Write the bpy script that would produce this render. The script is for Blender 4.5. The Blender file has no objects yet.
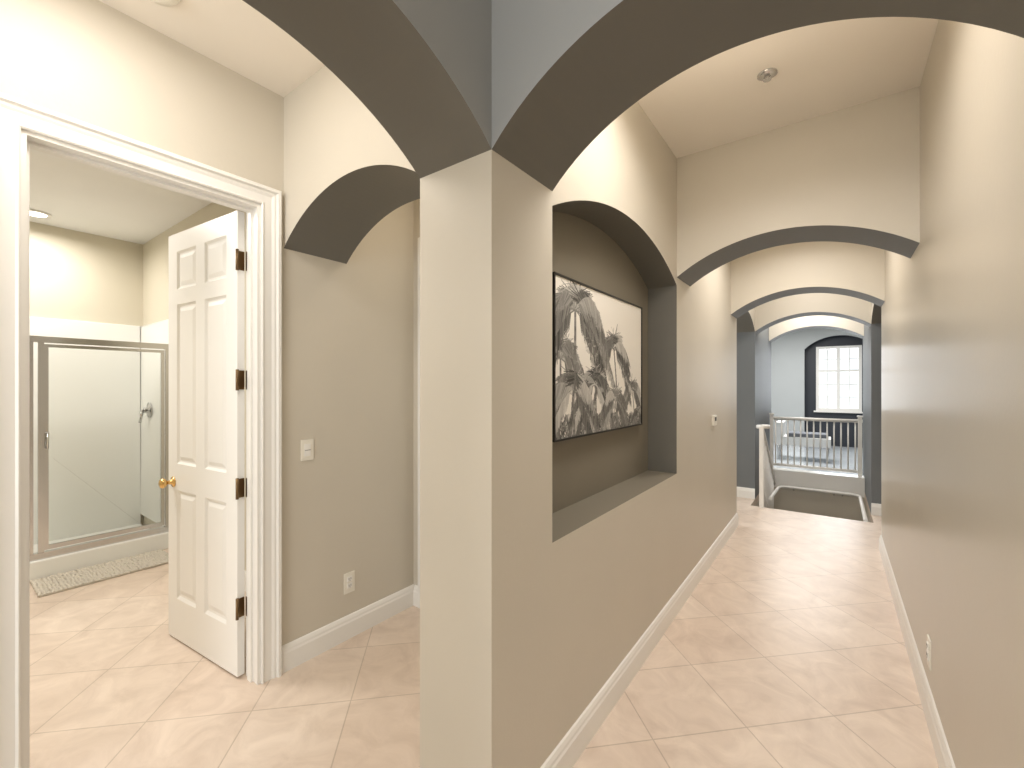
import bpy, math, random
import numpy as np
from mathutils import Vector, Matrix
random.seed(4)
CH=3.06
# ---------------------------------------------------------------- materials
def srgb(r,g,b):
    f=lambda c:(c/255/12.92) if c/255<=.04045 else ((c/255+.055)/1.055)**2.4
    return (f(r),f(g),f(b),1)
def newmat(name):
    m=bpy.data.materials.new(name); m.use_nodes=True
    return m, m.node_tree, m.node_tree.nodes['Principled BSDF']
def paint(name,col,rough=.55,var=.04,bump=.08,scale=60,metal=0,spec=.5):
    m,t,b=newmat(name)
    tc=t.nodes.new('ShaderNodeTexCoord')
    n=t.nodes.new('ShaderNodeTexNoise'); n.inputs['Scale'].default_value=scale; n.inputs['Detail'].default_value=3
    t.links.new(tc.outputs['Object'],n.inputs['Vector'])
    n2=t.nodes.new('ShaderNodeTexNoise'); n2.inputs['Scale'].default_value=1.7
    t.links.new(tc.outputs['Object'],n2.inputs['Vector'])
    mx=t.nodes.new('ShaderNodeMix'); mx.data_type='RGBA'
    mx.inputs['A'].default_value=tuple(c*(1-var) for c in col[:3])+(1,)
    mx.inputs['B'].default_value=tuple(min(1,c*(1+var)) for c in col[:3])+(1,)
    t.links.new(n2.outputs['Fac'],mx.inputs['Factor'])
    t.links.new(mx.outputs['Result'],b.inputs['Base Color'])
    b.inputs['Roughness'].default_value=rough; b.inputs['Metallic'].default_value=metal
    b.inputs['Specular IOR Level'].default_value=spec
    if bump>0:
        bp=t.nodes.new('ShaderNodeBump'); bp.inputs['Strength'].default_value=bump; bp.inputs['Distance'].default_value=.004
        t.links.new(n.outputs['Fac'],bp.inputs['Height']); t.links.new(bp.outputs['Normal'],b.inputs['Normal'])
    return m
WALL=paint('greige_wall_paint',srgb(206,199,185),.45)
WALLR=paint('satin_wall_paint',srgb(200,192,177),.3)
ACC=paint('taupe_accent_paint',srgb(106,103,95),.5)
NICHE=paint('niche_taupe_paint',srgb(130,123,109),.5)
HEAD=paint('cool_grey_header',srgb(162,164,164),.5)  # cooler, darker grey on the near header faces
PILL=paint('slate_paint',srgb(112,116,118),.5)
CEIL=paint('ceiling_paint',srgb(238,231,220),.8)
CEILW=paint('bath_ceiling_paint',srgb(242,242,240),.8)
WHITE=paint('white_trim_enamel',srgb(240,238,233),.3,.01,0)
DOORW=paint('white_door_enamel',srgb(243,242,238),.33,.01,0)
TUB=paint('white_fibreglass',srgb(243,243,238),.3,.01,0)
BATHW=paint('bath_wall_paint',srgb(216,209,190),.5)
BLUEW=paint('soft_grey_paint',srgb(180,184,184),.6)
NAVY=paint('dark_navy_paint',srgb(48,52,60),.5)
BRASS=paint('brass',(.75,.5,.2,1),.22,.02,0,metal=1)
ABRASS=paint('antique_brass',(.22,.15,.08,1),.35,.05,0,metal=1)
CHROME=paint('chrome',(.62,.62,.62,1),.2,.01,0,metal=1)
BLACK=paint('black_frame',srgb(25,24,22),.4,.02,0)
PLAST=paint('white_plastic',srgb(236,232,220),.35,.01,0)
SLOT=paint('slot_dark',srgb(60,58,52),.6,.01,0)
CARPET=paint('stair_carpet',srgb(165,156,142),.95,.1,.6,200)
FABRIC=paint('light_upholstery',srgb(232,232,230),.9,.1,.5,150)
FABRICD=paint('grey_cushion',srgb(110,114,120),.9,.1,.5,150)

def tile(name,c1,c2,gr,size,rough,ox=0,oy=0,rot=45):
    m,t,b=newmat(name)
    tc=t.nodes.new('ShaderNodeTexCoord'); mp=t.nodes.new('ShaderNodeMapping')
    mp.inputs['Rotation'].default_value=(0,0,math.radians(rot)); mp.inputs['Location'].default_value=(ox,oy,0)
    t.links.new(tc.outputs['Object'],mp.inputs['Vector'])
    br=t.nodes.new('ShaderNodeTexBrick'); br.offset=0; br.squash=1
    br.inputs['Scale'].default_value=1; br.inputs['Brick Width'].default_value=size; br.inputs['Row Height'].default_value=size
    br.inputs['Mortar Size'].default_value=.0032; br.inputs['Mortar Smooth'].default_value=.2; br.inputs['Bias'].default_value=0
    br.inputs['Color1'].default_value=c1; br.inputs['Color2'].default_value=c2; br.inputs['Mortar'].default_value=gr
    t.links.new(mp.outputs['Vector'],br.inputs['Vector'])
    n=t.nodes.new('ShaderNodeTexNoise'); n.inputs['Scale'].default_value=4.5; n.inputs['Detail'].default_value=7; n.inputs['Roughness'].default_value=.62
    n.inputs['Distortion'].default_value=1.2
    t.links.new(tc.outputs['Object'],n.inputs['Vector'])
    cr=t.nodes.new('ShaderNodeValToRGB')
    cr.color_ramp.elements[0].position=.3; cr.color_ramp.elements[0].color=(.84,.81,.79,1)
    cr.color_ramp.elements[1].position=.68; cr.color_ramp.elements[1].color=(1.05,1.05,1.05,1)
    t.links.new(n.outputs['Fac'],cr.inputs['Fac'])
    mu=t.nodes.new('ShaderNodeMix'); mu.data_type='RGBA'; mu.blend_type='MULTIPLY'; mu.inputs['Factor'].default_value=1
    t.links.new(br.outputs['Color'],mu.inputs['A']); t.links.new(cr.outputs['Color'],mu.inputs['B'])
    t.links.new(mu.outputs['Result'],b.inputs['Base Color'])
    bp=t.nodes.new('ShaderNodeBump'); bp.invert=True; bp.inputs['Strength'].default_value=.3; bp.inputs['Distance'].default_value=.002
    t.links.new(br.outputs['Fac'],bp.inputs['Height']); t.links.new(bp.outputs['Normal'],b.inputs['Normal'])
    b.inputs['Roughness'].default_value=rough
    return m
TILE=tile('beige_ceramic_tile',srgb(232,216,200),srgb(226,208,191),srgb(202,185,167),.45,.34)
TILEF=tile('pale_polished_tile',srgb(205,212,218),srgb(198,206,212),srgb(170,178,185),.6,.15)

def glass(name,tint):
    m=bpy.data.materials.new(name); m.use_nodes=True; t=m.node_tree; t.nodes.clear()
    o=t.nodes.new('ShaderNodeOutputMaterial'); mx=t.nodes.new('ShaderNodeMixShader')
    tr=t.nodes.new('ShaderNodeBsdfTransparent'); tr.inputs['Color'].default_value=tint
    gl=t.nodes.new('ShaderNodeBsdfGlossy'); gl.inputs['Roughness'].default_value=.02
    lw=t.nodes.new('ShaderNodeLayerWeight'); lw.inputs['Blend'].default_value=.15
    t.links.new(lw.outputs['Fresnel'],mx.inputs['Fac']); t.links.new(tr.outputs[0],mx.inputs[1]); t.links.new(gl.outputs[0],mx.inputs[2])
    t.links.new(mx.outputs[0],o.inputs['Surface']); return m
GLASS=glass('shower_glass',(.97,.975,.965,1))
def emit(name,col,s):
    m,t,b=newmat(name); b.inputs['Emission Color'].default_value=col; b.inputs['Emission Strength'].default_value=s
    b.inputs['Base Color'].default_value=col; return m
LAMP=emit('lamp_lens',(1,.95,.88,1),8)

# ---------------------------------------------------------------- mesh builder
class M:
    def __init__(s): s.v=[];s.f=[];s.m=[];s.sm=[];s.mats=[]
    def mi(s,mat):
        if mat not in s.mats: s.mats.append(mat)
        return s.mats.index(mat)
    def face(s,pts,mat,smooth=False):
        i=len(s.v); s.v+= [tuple(p) for p in pts]; s.f.append(list(range(i,i+len(pts)))); s.m.append(s.mi(mat)); s.sm.append(smooth)
    def box(s,x0,x1,y0,y1,z0,z1,mat,**k):
        g=lambda n:k.get(n,mat)
        s.face([(x0,y0,z0),(x1,y0,z0),(x1,y0,z1),(x0,y0,z1)],g('ny'))
        s.face([(x1,y1,z0),(x0,y1,z0),(x0,y1,z1),(x1,y1,z1)],g('py'))
        s.face([(x0,y1,z0),(x0,y0,z0),(x0,y0,z1),(x0,y1,z1)],g('nx'))
        s.face([(x1,y0,z0),(x1,y1,z0),(x1,y1,z1),(x1,y0,z1)],g('px'))
        s.face([(x0,y0,z1),(x1,y0,z1),(x1,y1,z1),(x0,y1,z1)],g('pz'))
        s.face([(x0,y1,z0),(x1,y1,z0),(x1,y0,z0),(x0,y0,z0)],g('nz'))
    def tube(s,path,r,mat,n=12,cap=True):
        path=[Vector(p) for p in path]; i0=len(s.v)
        rs=r if isinstance(r,(list,tuple)) else [r]*len(path)
        prev=None
        for i,p in enumerate(path):
            d=(path[min(i+1,len(path)-1)]-path[max(i-1,0)])
            if d.length<1e-9: d=Vector((0,0,1))
            d.normalize()
            up=prev if prev is not None else (Vector((0,0,1)) if abs(d.z)<.9 else Vector((1,0,0)))
            a=(up-d*up.dot(d)); 
            if a.length<1e-5: a=Vector((0,1,0))-d*d.y
            a.normalize(); prev=a
            b=d.cross(a)
            for k in range(n):
                t=2*math.pi*k/n; s.v.append(tuple(p+(a*math.cos(t)+b*math.sin(t))*rs[i]))
        for i in range(len(path)-1):
            for k in range(n):
                k2=(k+1)%n
                s.f.append([i0+i*n+k,i0+i*n+k2,i0+(i+1)*n+k2,i0+(i+1)*n+k]); s.m.append(s.mi(mat)); s.sm.append(True)
        if cap:
            s.f.append([i0+k for k in range(n)][::-1]); s.m.append(s.mi(mat)); s.sm.append(False)
            L=(len(path)-1)*n
            s.f.append([i0+L+k for k in range(n)]); s.m.append(s.mi(mat)); s.sm.append(False)
    def lathe(s,c,axis,prof,mat,n=20):
        a=Vector(axis).normalized(); c=Vector(c)
        s.tube([c+a*d for d,_ in prof],[max(r,1e-4) for _,r in prof],mat,n)
    def header(s,ax,a0,a1,t0,t1,zs,rise,zt,mface,msof,n=36):
        w=(a1-a0)/2; c=(a0+a1)/2; R=(w*w+rise*rise)/(2*rise)
        P=(lambda a,t,z:(a,t,z)) if ax=='x' else (lambda a,t,z:(t,a,z))
        mA,mB=mface if isinstance(mface,tuple) else (mface,mface)
        pts=[]
        for i in range(n+1):
            a=a0+(a1-a0)*i/n; pts.append((a,zs+math.sqrt(max(0,R*R-(a-c)**2))-(R-rise)))
        for i in range(n):
            (a,z),(b,y)=pts[i],pts[i+1]
            s.face([P(a,t0,z),P(b,t0,y),P(b,t0,zt),P(a,t0,zt)],mA)
            s.face([P(a,t1,zt),P(b,t1,zt),P(b,t1,y),P(a,t1,z)],mB)
            s.face([P(a,t0,z),P(a,t1,z),P(b,t1,y),P(b,t0,y)],msof)
            s.face([P(a,t0,zt),P(b,t0,zt),P(b,t1,zt),P(a,t1,zt)],mA)
    def make(s,name,bevel=0,loc=None,rotz=0,recalc=True):
        me=bpy.data.meshes.new(name); me.from_pydata(s.v,[],s.f)
        for m in s.mats: me.materials.append(m)
        me.polygons.foreach_set('material_index',s.m); me.polygons.foreach_set('use_smooth',s.sm)
        me.update()
        if bevel or recalc:
            import bmesh
            bm=bmesh.new(); bm.from_mesh(me)
            bmesh.ops.remove_doubles(bm,verts=bm.verts,dist=1e-5)
            bmesh.ops.recalc_face_normals(bm,faces=bm.faces); bm.to_mesh(me); bm.free()
        o=bpy.data.objects.new(name,me); bpy.context.scene.collection.objects.link(o)
        if loc: o.location=loc
        o.rotation_euler=(0,0,rotz)
        if bevel:
            b=o.modifiers.new('bevel','BEVEL'); b.width=bevel; b.segments=2; b.limit_method='ANGLE'
        return o
XA,XB=-.87,.36      # hallway side wall faces
XD=-1.2             # far side of dividing wall
XL=-2.4             # left wall face
SP=2.245
# ---------------------------------------------------------------- floor / ceiling
m=M(); m.box(-6.3,3,-3.2,6.4,-.1,0,TILE); m.box(-6.3,XA,6.4,8.4,-.1,0,TILE); m.box(XB,3,6.4,8.4,-.1,0,TILE); m.make('floor')
m=M(); m.box(-4,4,8.4,14.3,-.1,0,TILEF); m.make('floor.001')
m=M()
for i in range(6): m.box(XA+.006,XB-.006,6.402+i*.28,6.402+(i+1)*.28 if i<5 else 8.19,-.18*(i+1)-.3,-.18*(i+1),CARPET)
stairs=m.make('staircase')
m=M(); m.box(-6.3,4,-3.2,14.3,CH,CH+.1,CEIL); m.make('ceiling')
m=M(); m.box(-6.1,-2.52,-1.5,1.5,CH-.012,CH,CEILW); m.make('ceiling_bath')
# ---------------------------------------------------------------- dividing wall with niche
N0,N1=1.45,3.1; NX=-1.07
m=M()
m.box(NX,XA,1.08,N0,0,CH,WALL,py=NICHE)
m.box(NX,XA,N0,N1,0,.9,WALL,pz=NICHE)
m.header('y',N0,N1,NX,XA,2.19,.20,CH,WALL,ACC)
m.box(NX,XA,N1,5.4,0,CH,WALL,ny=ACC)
m.box(XD,NX,1.08,5.4,0,.9,WALL)
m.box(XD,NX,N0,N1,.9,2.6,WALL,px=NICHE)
m.box(XD,NX,1.08,N0,.9,CH,WALL); m.box(XD,NX,N1,5.4,.9,CH,WALL); m.box(XD,NX,N0,N1,2.6,CH,WALL)
m.make('wall_divider',recalc=False)
# right wall
m=M(); m.box(XB,XB+.34,-3.2,5.4,0,CH,WALLR); m.make('wall_right')
# left wall with door opening
D0,D1,DH=.236,1.07,2.44
m=M()
m.box(-2.52,XL,-3.2,D0,0,CH,WALL,nx=BATHW); m.box(-2.52,XL,D1,2.22,0,CH,WALL,nx=BATHW); m.box(-2.52,XL,D0,D1,DH,CH,WALL,nx=BATHW)
m.make('wall_left')
m=M(); m.box(XL,XD,2.1,2.22,0,CH,WALL); m.make('wall_alcove_end')
m=M(); m.box(-6.3,3,-3.2,-3.1,0,CH,WALL); m.make('wall_back')
# archways
def arch(name,*a):
    m=M(); m.header(*a); return m.make(name,recalc=False)
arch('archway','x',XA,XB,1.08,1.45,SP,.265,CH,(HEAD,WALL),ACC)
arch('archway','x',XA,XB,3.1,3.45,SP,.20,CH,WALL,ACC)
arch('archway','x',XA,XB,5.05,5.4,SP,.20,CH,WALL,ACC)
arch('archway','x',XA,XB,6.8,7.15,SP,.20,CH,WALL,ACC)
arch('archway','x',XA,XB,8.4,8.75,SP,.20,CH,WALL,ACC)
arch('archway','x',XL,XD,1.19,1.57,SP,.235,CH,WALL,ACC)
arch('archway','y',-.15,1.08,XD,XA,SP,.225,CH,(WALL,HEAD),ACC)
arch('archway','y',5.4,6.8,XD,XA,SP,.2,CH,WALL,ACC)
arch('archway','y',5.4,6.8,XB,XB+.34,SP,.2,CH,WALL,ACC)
m=M(); m.box(XD,XA,-.5,-.15,0,CH,WALL); m.make('wall_pier')
m=M(); m.box(XD,XA,6.8,8.75,0,CH,PILL); m.box(XD,XA,6.4,8.4,-1.5,-.1,WALL); m.make('wall_stair_left')
m=M(); m.box(XB,XB+.34,6.8,8.75,0,CH,PILL); m.box(XB,XB+.34,6.4,8.4,-1.5,-.1,WALL); m.make('wall_stair_right')
m=M(); m.box(XA,XB,8.2,8.4,-1.5,-.08,WALL); m.box(XA,XB,8.18,8.4,-.08,.19,WHITE); m.make('wall_stair_end')
# crossing side enclosures
m=M(); m.box(-3,XD,6.9,7.0,0,CH,WALL); m.box(-3,XD,4.6,4.7,0,CH,WALL); m.box(-3,-2.9,4.7,6.9,0,CH,WALL); m.make('wall_passage_left')
m=M(); m.box(XB+.34,2.6,6.9,7.0,0,CH,WALL); m.box(XB+.34,2.6,4.6,4.7,0,CH,WALL); m.box(2.5,2.6,4.7,6.9,0,CH,WALL); m.make('wall_passage_right')
# far room
m=M(); m.box(-4,XD,8.65,8.75,0,CH,BLUEW); m.box(XB+.34,4,8.65,8.75,0,CH,BLUEW); m.box(-4.1,-4,8.65,14.3,0,CH,BLUEW); m.box(4,4.1,8.65,14.3,0,CH,BLUEW)
m.make('wall_far_room_sides')
m=M(); m.box(-4,-.62,13.7,13.8,0,CH,BLUEW,px=NAVY); m.box(.82,4,13.7,13.8,0,CH,BLUEW,nx=NAVY); m.header('x',-.62,.82,13.7,13.8,2.45,.32,CH,BLUEW,NAVY)
m.make('wall_far_arch')
W0,W1,WZ0,WZS=-.36,.54,.88,2.5
m=M(); m.box(-.8,W0,14.0,14.15,0,CH,NAVY); m.box(W1,1,14.0,14.15,0,CH,NAVY); m.box(W0,W1,14.0,14.15,0,WZ0,NAVY); m.box(W0,W1,14.0,14.15,WZS,CH,NAVY)
m.box(-.8,-.7,13.8,14.0,0,CH,NAVY); m.box(.9,1,13.8,14.0,0,CH,NAVY)
m.make('wall_window')
m=M()
y0,y1=13.96,14.04
for xa,xb in ((W0-.02,W0+.05),(W1-.05,W1+.02)): m.box(xa,xb,y0,y1,WZ0+.06,WZS-.05,WHITE)
m.box(W0-.02,W1+.02,y0,y1,WZ0-.02,WZ0+.06,WHITE); m.box(W0-.02,W1+.02,y0,y1,WZS-.05,WZS+.02,WHITE)
m.box(W0+.05,W1-.05,y0+.004,y1-.004,1.86,1.92,WHITE)
xm=(W0+W1)/2
m.box(xm-.035,xm+.035,y0+.007,y1-.007,WZ0+.06,WZS-.05,WHITE)
for x in ((W0+xm)/2,(W1+xm)/2): m.box(x-.012,x+.012,y0+.014,y1-.014,WZ0+.06,WZS-.05,WHITE)
for z in (1.22,1.54,2.18): m.box(W0+.05,W1-.05,y0+.018,y1-.018,z-.014,z+.014,WHITE)
m.box(W0-.07,W1+.07,13.92,13.995,WZ0-.06,WZ0-.021,WHITE)
m.make('window_1')
# bathroom
BX,BY=-6.1,1.5
m=M(); m.box(BX-.1,BX,-1.6,BY+.1,0,CH,BATHW); m.make('wall_bath_back')
m=M(); m.box(BX,-2.52,BY,BY+.1,0,CH,BATHW); m.make('wall_bath_right')
m=M(); m.box(BX,-2.52,-1.6,-1.5,0,CH,BATHW); m.make('wall_bath_left')
# shower (one object : surround + door + valve)
SX=-5.2; e=.003
m=M()
m.box(BX+e,BX+.03,-.3,BY-.03,.05,2.15,TUB); m.box(BX+e,SX+.06,BY-.03,BY-e,.15,2.15,TUB); m.box(BX+e,SX+.06,-.33,-.3,.15,2.15,TUB)
m.box(BX+.03,SX,-.3,BY-.03,0.001,.05,TUB); m.box(SX,SX+.11,-.33,BY-e,0.001,.15,TUB)
shower=m.make('shower_enclosure',bevel=.006)
m=M(); fx0,fx1=SX+.03,SX+.07
Z0,Z1=.15,1.9
for ya,yb in ((BY-.07,BY-.03),(.60,.635),(.54,.575),(-.3,-.26)): m.box(fx0,fx1,ya,yb,Z0+.04,Z1-.05,CHROME)
m.box(fx0-.005,fx1+.005,-.3,BY-.031,Z1-.05,Z1,CHROME); m.box(fx0-.005,fx1+.005,-.3,BY-.031,Z0,Z0+.04,CHROME)
m.box(fx0+.01,fx1-.01,.635,.66,Z0+.05,Z1-.06,CHROME); m.box(fx0+.01,fx1-.01,BY-.10,BY-.075,Z0+.05,Z1-.06,CHROME)
m.box(fx0+.01,fx1-.01,.66,BY-.10,Z1-.085,Z1-.06,CHROME); m.box(fx0+.01,fx1-.01,.66,BY-.10,Z0+.05,Z0+.075,CHROME)
m.box(fx0+.017,fx0+.023,.66,BY-.10,Z0+.075,Z1-.085,GLASS); m.box(fx0+.017,fx0+.023,-.26,.54,Z0+.04,Z1-.05,GLASS)
m.tube([(fx1-.01,.648,1.0),(fx1+.04,.648,1.0),(fx1+.04,.648,1.12),(fx1-.01,.648,1.12)],.008,CHROME,8)
m.make('framed_glass_door').parent=shower
m=M()
m.lathe((-5.75,BY-.03,1.25),(0,-1,0),[(0,.08),(.01,.08),(.015,.03),(.05,.028),(.055,.02)],CHROME)
m.tube([(-5.75,BY-.08,1.25),(-5.72,BY-.11,1.24),(-5.64,BY-.13,1.21)],[.014,.012,.009],CHROME)
m.tube([(-5.78,BY-.08,1.25),(-5.8,BY-.1,1.12)],.012,CHROME)
m.make('valve').parent=shower
# bath mat: tufted
m=M()
m.box(-5.07,-4.66,.55,1.38,0.001,.012,paint('mat_base',srgb(196,188,174),.95,.15,.8,180))
mt=paint('mat_tuft',srgb(214,207,194),.95,.15,.6,180)
for i in range(19):
    for j in range(39):
        x=-5.06+i*.0217+random.uniform(-.006,.006); y=.56+j*.0213+random.uniform(-.006,.006)
        m.lathe((x,y,.010),(random.uniform(-.3,.3),random.uniform(-.3,.3),1),[(0,.012),(.006,.013),(.013,.004)],mt,6)
m.make('bath_mat')
CB=CH-.012
m=M(); m.lathe((-5.75,.66,CB),(0,0,-1),[(0,.1),(.012,.1),(.014,.075)],WHITE,28); m.lathe((-5.75,.66,CB-.012),(0,0,-1),[(0,.07),(.006,.065)],LAMP,28); m.make('recessed_light')
# ---------------------------------------------------------------- trims
def sweep(name,p0,p1,out,prof,up=(0,0,1),mat=WHITE):
    p0,p1,out,up=map(Vector,(p0,p1,out,up)); m=M()
    A=[p0+out*o+up*z for o,z in prof]; B=[p1+out*o+up*z for o,z in prof]; n=len(prof)
    for i in range(n):
        j=(i+1)%n; m.face([A[i],A[j],B[j],B[i]],mat)
    m.face(A[::-1],mat); m.face(B,mat)
    return m
BP=[(0,0),(.018,0),(.018,.098),(.014,.108),(.013,.12),(.007,.135),(0,.14)]
def bb(side,p0,p1,out):
    sweep('b',p0+(0,),p1+(0,),out+(0,),BP).make('baseboard_'+side)
bb('divider',(XA,1.08),(XA,5.4),(1,0)); bb('right',(XB,-3.1),(XB,5.4),(-1,0))
bb('alcove',(XL,1.168),(XL,2.1),(1,0)); bb('left',(XL,-3.1),(XL,.138),(1,0))
bb('divider_back',(XD,1.08),(XD,2.1),(-1,0))
bb('alcove_end',(XL+.018,2.1),(-2.336,2.1),(0,-1))
bb('stair_pier',(XD,6.8),(XA,6.8),(0,-1)); bb('stair_pier_right',(XB,6.8),(XB+.34,6.8),(0,-1))
bb('passage_left',(-2.9,6.9),(XD,6.9),(0,-1))
bb('bath_right',(-5.09,BY),(-2.52,BY),(0,-1))
# door casing (profile across width w, out of wall o)
CP=[(0,0),(.016,0),(.020,.006),(.014,.014),(.014,.05),(.020,.062),(.020,.072),(.032,.078),(.032,.092),(.026,.097),(0,.097)]
def casing(name,xw,o,y0,y1,h):
    m=M(); n=len(CP)
    def ring(y,z,sy,sz): return [(xw+o*a,y+sy*b,z+sz*b) for a,b in CP]
    R=[ring(y0,0,-1,0),ring(y0,h,-1,1),ring(y1,h,1,1),ring(y1,0,1,0)]
    for r in range(3):
        for i in range(n):
            j=(i+1)%n; m.face([R[r][i],R[r][j],R[r+1][j],R[r+1][i]],WHITE)
    m.face(R[0],WHITE); m.face(R[3],WHITE)
    a,b=(min(xw,xw-o*.12),max(xw,xw-o*.12))
    m.box(a-.004,b+.004,y0+.0005,y0+.016,0,h-.016,WHITE); m.box(a-.004,b+.004,y1-.016,y1-.0005,0,h-.016,WHITE); m.box(a-.004,b+.004,y0+.0005,y1-.0005,h-.016,h-.0005,WHITE)
    m.box(a+.035,b-.045,y1-.028,y1-.016,0,h-.028,WHITE); m.box(a+.035,b-.045,y0+.016,y0+.028,0,h-.028,WHITE); m.box(a+.035,b-.045,y0+.016,y1-.016,h-.028,h-.016,WHITE)
    return m.make(name)
casing('trim_1',XL,1,D0,D1,DH)
m=M(); m.box(-2.335,-2.25,2.08,2.1,0,2.44,WHITE); m.box(-2.335,-1.24,2.08,2.1,2.44,2.53,WHITE); m.box(-1.33,-1.24,2.08,2.1,0,2.44,WHITE); m.make('trim_2',recalc=False)
# ---------------------------------------------------------------- six panel door
def panel_door(m,W,H,T,mat):
    st=.11; ms=.10
    rails=[(0,.22),(.86,1.02),(1.98,2.07),(2.30,H)]
    pans=[(.22,.86),(1.02,1.98),(2.07,2.30)]
    m.box(0,st,0,T,0,H,mat); m.box(W-st,W,0,T,0,H,mat); 
    for a,b in rails: m.box(st,W-st,0,T,a,b,mat)
    cx0,cx1=(W-ms)/2,(W+ms)/2
    for a,b in pans:
        m.box(cx0,cx1,0,T,a,b,mat)
        for xa,xb in ((st,cx0),(cx1,W-st)):
            for side in (0,1):
                ys=(lambda d:d) if side==0 else (lambda d:T-d)
                rg=[(0,0),(.012,.010),(.022,.011),(.045,.003),(.05,.003)]
                def rr(i,d): return [(xa+i,ys(d),a+i),(xb-i,ys(d),a+i),(xb-i,ys(d),b-i),(xa+i,ys(d),b-i)]
                for q in range(len(rg)-1):
                    A=rr(*rg[q]);B=rr(*rg[q+1])
                    for e in range(4): m.face([A[e],A[(e+1)%4],B[(e+1)%4],B[e]],mat)
                m.face(rr(*rg[-1]),mat)
DW=.79
m=M(); panel_door(m,DW,2.41,.036,DOORW)
for f,s in ((0,-1),(.036,1)):
    m.lathe((DW-.065,f,.905),(0,s,0),[(0,.032),(.004,.032),(.008,.014),(.035,.012),(.042,.024),(.055,.03),(.066,.026),(.072,.012)],BRASS)
m.box(DW-.001,DW+.002,.006,.03,.86,.95,BRASS)
for z in (.32,.95,1.52,2.15):
    m.box(-.0025,0,.002,.034,z-.05,z+.05,ABRASS)
    m.tube([(-.006,.04,z-.055),(-.006,.04,z+.055)],.0075,ABRASS,10)
dang=math.pi+math.radians(5.3)
d=m.make('door_1',loc=(-2.53,1.048,.012),rotz=dang,recalc=False)
m=M()
for z in (.32,.95,1.52,2.15): m.box(-2.522,-2.485,1.050,1.0539,z-.038,z+.062,ABRASS)
m.make('trim_hinge_leaves')
m=M(); panel_door(m,.92,2.428,.036,DOORW); m.make('door_2',loc=(-2.25,2.062,.01),recalc=False)
# ---------------------------------------------------------------- wall plates
def plate(name,x,o,y,z,kind):
    m=M(); a,b=sorted((x,x+o*.006)); m.box(a,b,y-.036,y+.036,z-.058,z+.058,PLAST)
    a,b=sorted((x+o*.004,x+o*.010))
    if kind=='switch':
        m.box(a,b,y-.017,y+.017,z-.034,z+.034,WHITE)
        c,e=sorted((x+o*.0095,x+o*.0105)); m.box(c,e,y-.017,y+.017,z-.002,z+.001,SLOT)
    else:
        for zz in (z+.02,z-.02):
            m.box(a,b,y-.017,y+.017,zz-.015,zz+.015,WHITE)
            c,e=sorted((x+o*.0095,x+o*.0108))
            m.box(c,e,y-.008,y-.005,zz-.004,zz+.008,SLOT); m.box(c,e,y+.005,y+.008,zz-.004,zz+.008,SLOT); m.box(c,e,y-.002,y+.002,zz-.011,zz-.006,SLOT)
    return m.make(name,bevel=.0015)
plate('light_switch',XL,1,1.32,1.14,'switch'); plate('wall_outlet',XL,1,1.587,.30,'outlet'); plate('wall_outlet',XB,-1,2.8,.27,'outlet')
m=M(); m.box(XA,XA+.022,4.16,4.28,1.15,1.24,PLAST); m.box(XA+.021,XA+.024,4.19,4.25,1.19,1.225,SLOT); m.make('wall_thermostat',bevel=.004)
# sprinkler & smoke detector
m=M(); c=(-.27,2.53,CH); m.lathe(c,(0,0,-1),[(0,.045),(.004,.045),(.010,.034),(.011,.018),(.014,.014)],CHROME)
m.tube([(c[0]-.012,c[1],CH-.012),(c[0]-.013,c[1],CH-.02),(c[0],c[1],CH-.028)],.004,CHROME,8); m.tube([(c[0]+.012,c[1],CH-.012),(c[0]+.013,c[1],CH-.02),(c[0],c[1],CH-.028)],.004,CHROME,8)
m.lathe((c[0],c[1],CH-.026),(0,0,-1),[(0,.006),(.002,.018),(.004,.018)],CHROME); m.make('fire_sprinkler')
m=M(); m.lathe((-2.13,.57,CH),(0,0,-1),[(0,.07),(.012,.07),(.02,.062),(.036,.05),(.04,.03),(.041,.001)],PLAST,32); m.make('smoke_detector')
# ---------------------------------------------------------------- wall art (palm photo painted into vertex colours)
PY0,PY1,PZ0,PZ1=1.72,2.85,1.245,2.018
nx,nz=480,330
img=np.zeros((nz,nx,3)); tt=np.linspace(0,1,nz)[:,None]; ss=np.linspace(0,1,nx)[None,:]
base=.80+.06*tt+.03*ss
img[...,0]=base; img[...,1]=base*.96; img[...,2]=base*.88
def line(x0,y0,x1,y1,w,g,al=1):
    L=max(2,int(max(abs(x1-x0)*nx,abs(y1-y0)*nz)*1.3)); 
    for i in range(L+1):
        f=i/L; x=(x0+(x1-x0)*f)*nx; y=(y0+(y1-y0)*f)*nz; r=w*(1-.6*f)
        xa,xb=int(x-r),int(x+r)+1; ya,yb=int(y-r),int(y+r)+1
        if xb<=0 or yb<=0 or xa>=nx or ya>=nz: continue
        s_=img[max(0,ya):yb,max(0,xa):xb,:]
        s_[...]=s_*(1-al)+al*np.array([g,g*.97,g*.9])
A_=nx/nz
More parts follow.
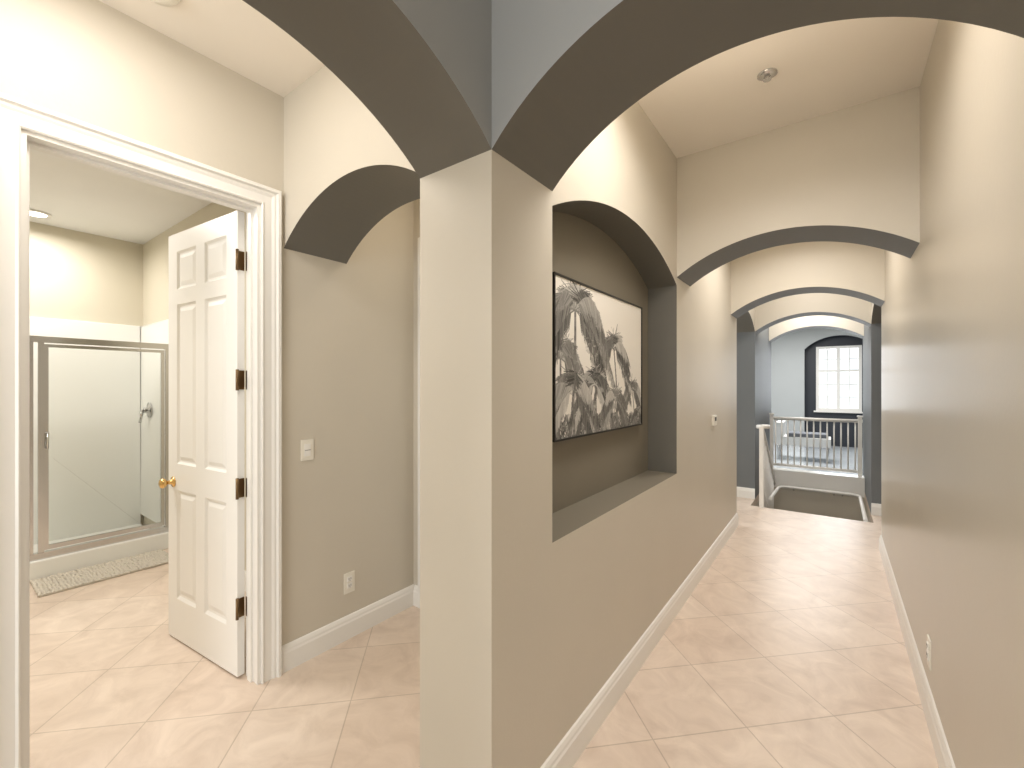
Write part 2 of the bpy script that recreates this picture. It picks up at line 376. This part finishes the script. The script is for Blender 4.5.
def palm(cx,cy,R,base,nf=20,sway=0):
    bx,by=base; px,py=cx,cy
    for i in range(30):
        f=(i+1)/30; x=cx+(bx-cx)*f+.02*math.sin(f*3); y=cy+(by-cy)*f
        line(px,py,x,y,R*10*(.7+.4*f),.12+.14*random.random()); px,py=x,y
    fr=[(random.random(),k) for k in range(nf)]; fr.sort()
    for _,k in fr:
        a=math.radians(-30+240*(k+random.random()*.5)/nf); L=R*random.uniform(.85,1.15)
        ex=math.cos(a)*L+sway*L; ey=math.sin(a)*L*.95
        g0=random.choice([.05,.09,.16,.28,.42])
        NS=36; P=[]
        for i in range(NS):
            f=i/(NS-1); P.append((cx+ex*f/A_*(1.15-.15*f), cy+ey*f-(.85*L)*f**2.2))
        for i in range(NS-1):
            line(*P[i],*P[i+1],1.2,min(.65,g0+.14))
            if i>3:
                dx=(P[i+1][0]-P[i][0])*A_; dy=P[i+1][1]-P[i][1]; n_=math.hypot(dx,dy)+1e-6; dx/=n_;dy/=n_
                ll=R*.32*(math.sin(math.pi*min(1,(i+4)/(NS+4)))**.5)
                for sd in (-1,1):
                    for q in (0,.5):
                        vx=dx*.75+sd*(-dy)*.55; vy=dy*.75+sd*dx*.55-.9
                        n2=math.hypot(vx,vy)+1e-6; r=ll*random.uniform(.6,1.15)
                        x=P[i][0]+(P[i+1][0]-P[i][0])*q; y=P[i][1]+(P[i+1][1]-P[i][1])*q
                        line(x,y,x+vx/n2*r/A_,y+vy/n2*r,.6,max(.03,min(.65,g0+random.uniform(-.06,.18))),.8)
# dark undergrowth at the foot of the grove
for i in range(900):
    x=random.random(); h=.16*(1-.35*x)*random.random(); line(x,h,x+random.uniform(-.03,.03),h-.05,1.2,random.choice([.06,.12,.2,.3]),.7)
palm(.86,.30,.24,(.88,-.2),13)
palm(.60,.62,.34,(.64,-.1),17,.05)
palm(.05,.50,.40,(.0,-.2),15,.05)
palm(.18,.82,.52,(.12,-.1),21,.08)
palm(.38,.34,.34,(.36,-.2),18)
palm(.16,.30,.38,(.14,-.2),17)
palm(.62,.22,.28,(.62,-.2),15)
palm(.96,.10,.18,(.96,-.2),10)
vs=[]; 
xf=-1.026
for j in range(nz):
    z=PZ0+.008+(PZ1-PZ0-.016)*j/(nz-1)
    for i in range(nx): vs.append((xf,PY0+.008+(PY1-PY0-.016)*i/(nx-1),z))
fs=[(j*nx+i,j*nx+i+1,(j+1)*nx+i+1,(j+1)*nx+i) for j in range(nz-1) for i in range(nx-1)]
me=bpy.data.meshes.new('print'); me.from_pydata(vs,[],fs)
ca=me.color_attributes.new('Col','FLOAT_COLOR','POINT')
rgba=np.ones((nz*nx,4),dtype=np.float32); rgba[:,:3]=img.reshape(-1,3); ca.data.foreach_set('color',rgba.ravel())
pm,pt,pb=newmat('palm_print'); at=pt.nodes.new('ShaderNodeAttribute'); at.attribute_name='Col'; pt.links.new(at.outputs['Color'],pb.inputs['Base Color']); pb.inputs['Roughness'].default_value=.5
me.materials.append(pm)
pr=bpy.data.objects.new('palm_print',me); bpy.context.scene.collection.objects.link(pr)
m=M(); t=.009; fx0,fx1=-1.068,-1.02
m.box(fx0,fx1,PY0,PY1,PZ0,PZ0+t,BLACK); m.box(fx0,fx1,PY0,PY1,PZ1-t,PZ1,BLACK); m.box(fx0,fx1,PY0,PY0+t,PZ0+t,PZ1-t,BLACK); m.box(fx0,fx1,PY1-t,PY1,PZ0+t,PZ1-t,BLACK); m.box(fx0,-1.03,PY0+t,PY1-t,PZ0+t,PZ1-t,BLACK)
fr=m.make('framed_palm_picture'); pr.parent=fr
# ---------------------------------------------------------------- stair guard railing
m=M()
yr=8.29
m.tube([(XA+.02,yr,.98),(XB-.02,yr,.98)],.026,WHITE,10); m.tube([(XA+.02,yr,.24),(XB-.02,yr,.24)],.016,WHITE,10)
n=14
for i in range(1,n):
    x=XA+.02+(XB-XA-.04)*i/n; m.tube([(x,yr,.24),(x,yr,.98)],.010,WHITE,8)
for x in (XA+.05,XB-.05): m.box(x-.025,x+.025,yr-.025,yr+.025,.192,1.04,WHITE); m.box(x-.035,x+.035,yr-.035,yr+.035,1.04,1.06,WHITE)
m.make('guard_railing').parent=stairs
m=M()   # sloping stair rail on the left with volute start
xr=XA+.10
top=[(xr-.02,6.42,.98),(xr+.03,6.36,.985),(xr+.09,6.40,.985),(xr+.09,6.48,.98),(xr+.02,6.54,.975),(xr,6.62,.95),(xr,6.8,.86),(xr,7.4,.47),(xr,8.05,.05),(xr,8.14,-.01)]
m.tube(top,.026,WHITE,12)
m.box(xr+.005,xr+.055,6.34,6.39,0,.97,WHITE)
for i in range(10):
    y=6.62+i*.15; f=(y-6.62)/(8.05-6.62); zt=.95-(.9)*f; zb=-.18*math.floor((y-6.4)/.28+1)
    m.tube([(xr,y,zb),(xr,y,zt)],.011,WHITE,8)
m.tube([(xr,6.62,.20),(xr,8.1,-.75)],.02,WHITE,8)
m.make('sloped_rail').parent=stairs
m=M()   # low wall handrail wrapping the stairwell
zt=-.04; xa,xb=XA+.16,XB-.06
m.tube([(xa,7.0,zt+.03),(xa,7.6,zt),(xa+.01,7.95,zt),(xa+.04,8.05,zt),(xa+.12,8.1,zt),(xb-.1,8.1,zt),(xb-.03,8.06,zt),(xb,7.98,zt),(xb,6.6,zt)],.022,WHITE,10)
for x in (xa+.2,0,xb-.2): m.tube([(x,8.1,zt-.02),(x,8.15,zt-.05),(x,8.2,zt-.05)],.009,CHROME,8)
m.make('handrail').parent=stairs
# far room : low chaise lounge with cushion
m=M(); m.box(-1.0,-.05,10.8,11.4,.26,.44,FABRIC); m.box(-1.0,-.86,10.8,11.4,.44,.74,FABRIC); m.box(-.8,-.1,10.85,11.35,.445,.52,FABRICD)
for x in (-.95,-.1):
    for y in (10.85,11.35): m.tube([(x,y,0),(x,y,.26)],.02,CHROME)
m.make('chaise_lounge',bevel=.025)
# ---------------------------------------------------------------- lights
def area(name,loc,size,power,col,rot=(0,0,0),sy=None,spread=180):
    l=bpy.data.lights.new(name,'AREA'); l.energy=power; l.color=col; l.size=size; l.spread=math.radians(spread)
    if sy: l.shape='RECTANGLE'; l.size_y=sy
    else: l.shape='DISK'
    o=bpy.data.objects.new(name,l); o.location=loc; o.rotation_euler=rot; bpy.context.scene.collection.objects.link(o); return o
warm=(1,.87,.70); neu=(1,.95,.90); cool=(.9,.95,1)
def pt(name,loc,p,col,r=.16):
    l=bpy.data.lights.new(name,'POINT'); l.energy=p; l.color=col; l.shadow_soft_size=r
    o=bpy.data.objects.new(name,l); o.location=loc; bpy.context.scene.collection.objects.link(o)
pt('ceiling_lamp_hall',(-.3,1.9,2.7),3.8,warm)
area('ceiling_fill_hall',(-.3,1.8,3.04),.6,17.5,neu,spread=150)  # added unseen fill, brightens hall floor and lower walls
pt('ceiling_lamp_hall_mid',(-.25,4.0,2.7),3.4,warm)
area('ceiling_fill_mid',(-.25,4.2,3.04),.6,17,neu,spread=150)  # added fill for the middle bay, no fixture modelled
pt('ceiling_lamp_left',(-1.75,.3,2.7),3,warm)
area('ceiling_fill_left',(-1.75,.3,3.04),.6,14,neu)  # unseen fill added to lift the left corridor
area('ceiling_fill_cross',(-.25,6.1,3.04),.6,13,neu)  # added overhead fill for the crossing, out of view
area('ceiling_fill_stair',(-.25,7.8,3.04),.4,28,neu)  # unseen fill added to whiten the stair railing
area('ceiling_lamp_alcove',(-1.7,1.85,3.0),.2,4,warm)
area('shower_lamp',(-5.6,.66,CB-.03),.14,17,neu,spread=170)
area('bath_lamp',(-4.1,-.1,3.0),.8,46,(1,.96,.91),spread=170)
area('foyer_fill_light',(-.5,-2.9,1.6),2.4,92,(.93,.97,1),(math.radians(90),0,0),2.4)  # added cool fill behind the camera; the back wall has no window
area('passage_side_fill',(-2.85,5.9,1.6),1.4,36,cool,(0,math.radians(-90),0),1.6)  # unseen side light added for floor sheen; no window in the passage
area('far_window_light',(.09,14.5,1.7),1.6,110,cool,(math.radians(-90),0,0),2.2)
area('far_room_lamp',(-.8,11.2,3.0),1.8,140,(1,.98,.96))
w=bpy.data.worlds.new('sky'); bpy.context.scene.world=w; w.use_nodes=True
bg=w.node_tree.nodes['Background']; bg.inputs[0].default_value=(.88,.94,1,1); bg.inputs[1].default_value=1.4
# ---------------------------------------------------------------- storey height: everything above the skirting sits 4 cm higher
DZ=.04
for o in list(bpy.context.scene.objects):
    if o.type=='MESH':
        n=len(o.data.vertices); a=np.empty(n*3,dtype=np.float32); o.data.vertices.foreach_get('co',a); a=a.reshape(-1,3)
        zz=a[:,2]; a[:,2]=zz+DZ*np.clip((zz-.16)/.10,0,1); o.data.vertices.foreach_set('co',a.ravel()); o.data.update()
    elif o.type=='LIGHT': o.location.z+=DZ
# ---------------------------------------------------------------- camera
c=bpy.data.cameras.new('camera'); c.sensor_width=36; c.lens=36*440/1024; c.shift_y=.002; c.clip_start=.02
o=bpy.data.objects.new('camera',c); o.location=(0,0,1.5+DZ); o.rotation_euler=(math.radians(90),0,math.radians(36.2)); bpy.context.scene.collection.objects.link(o)
bpy.context.scene.camera=o
bpy.context.scene.view_settings.view_transform='Standard'
bpy.context.scene.view_settings.exposure=-.03
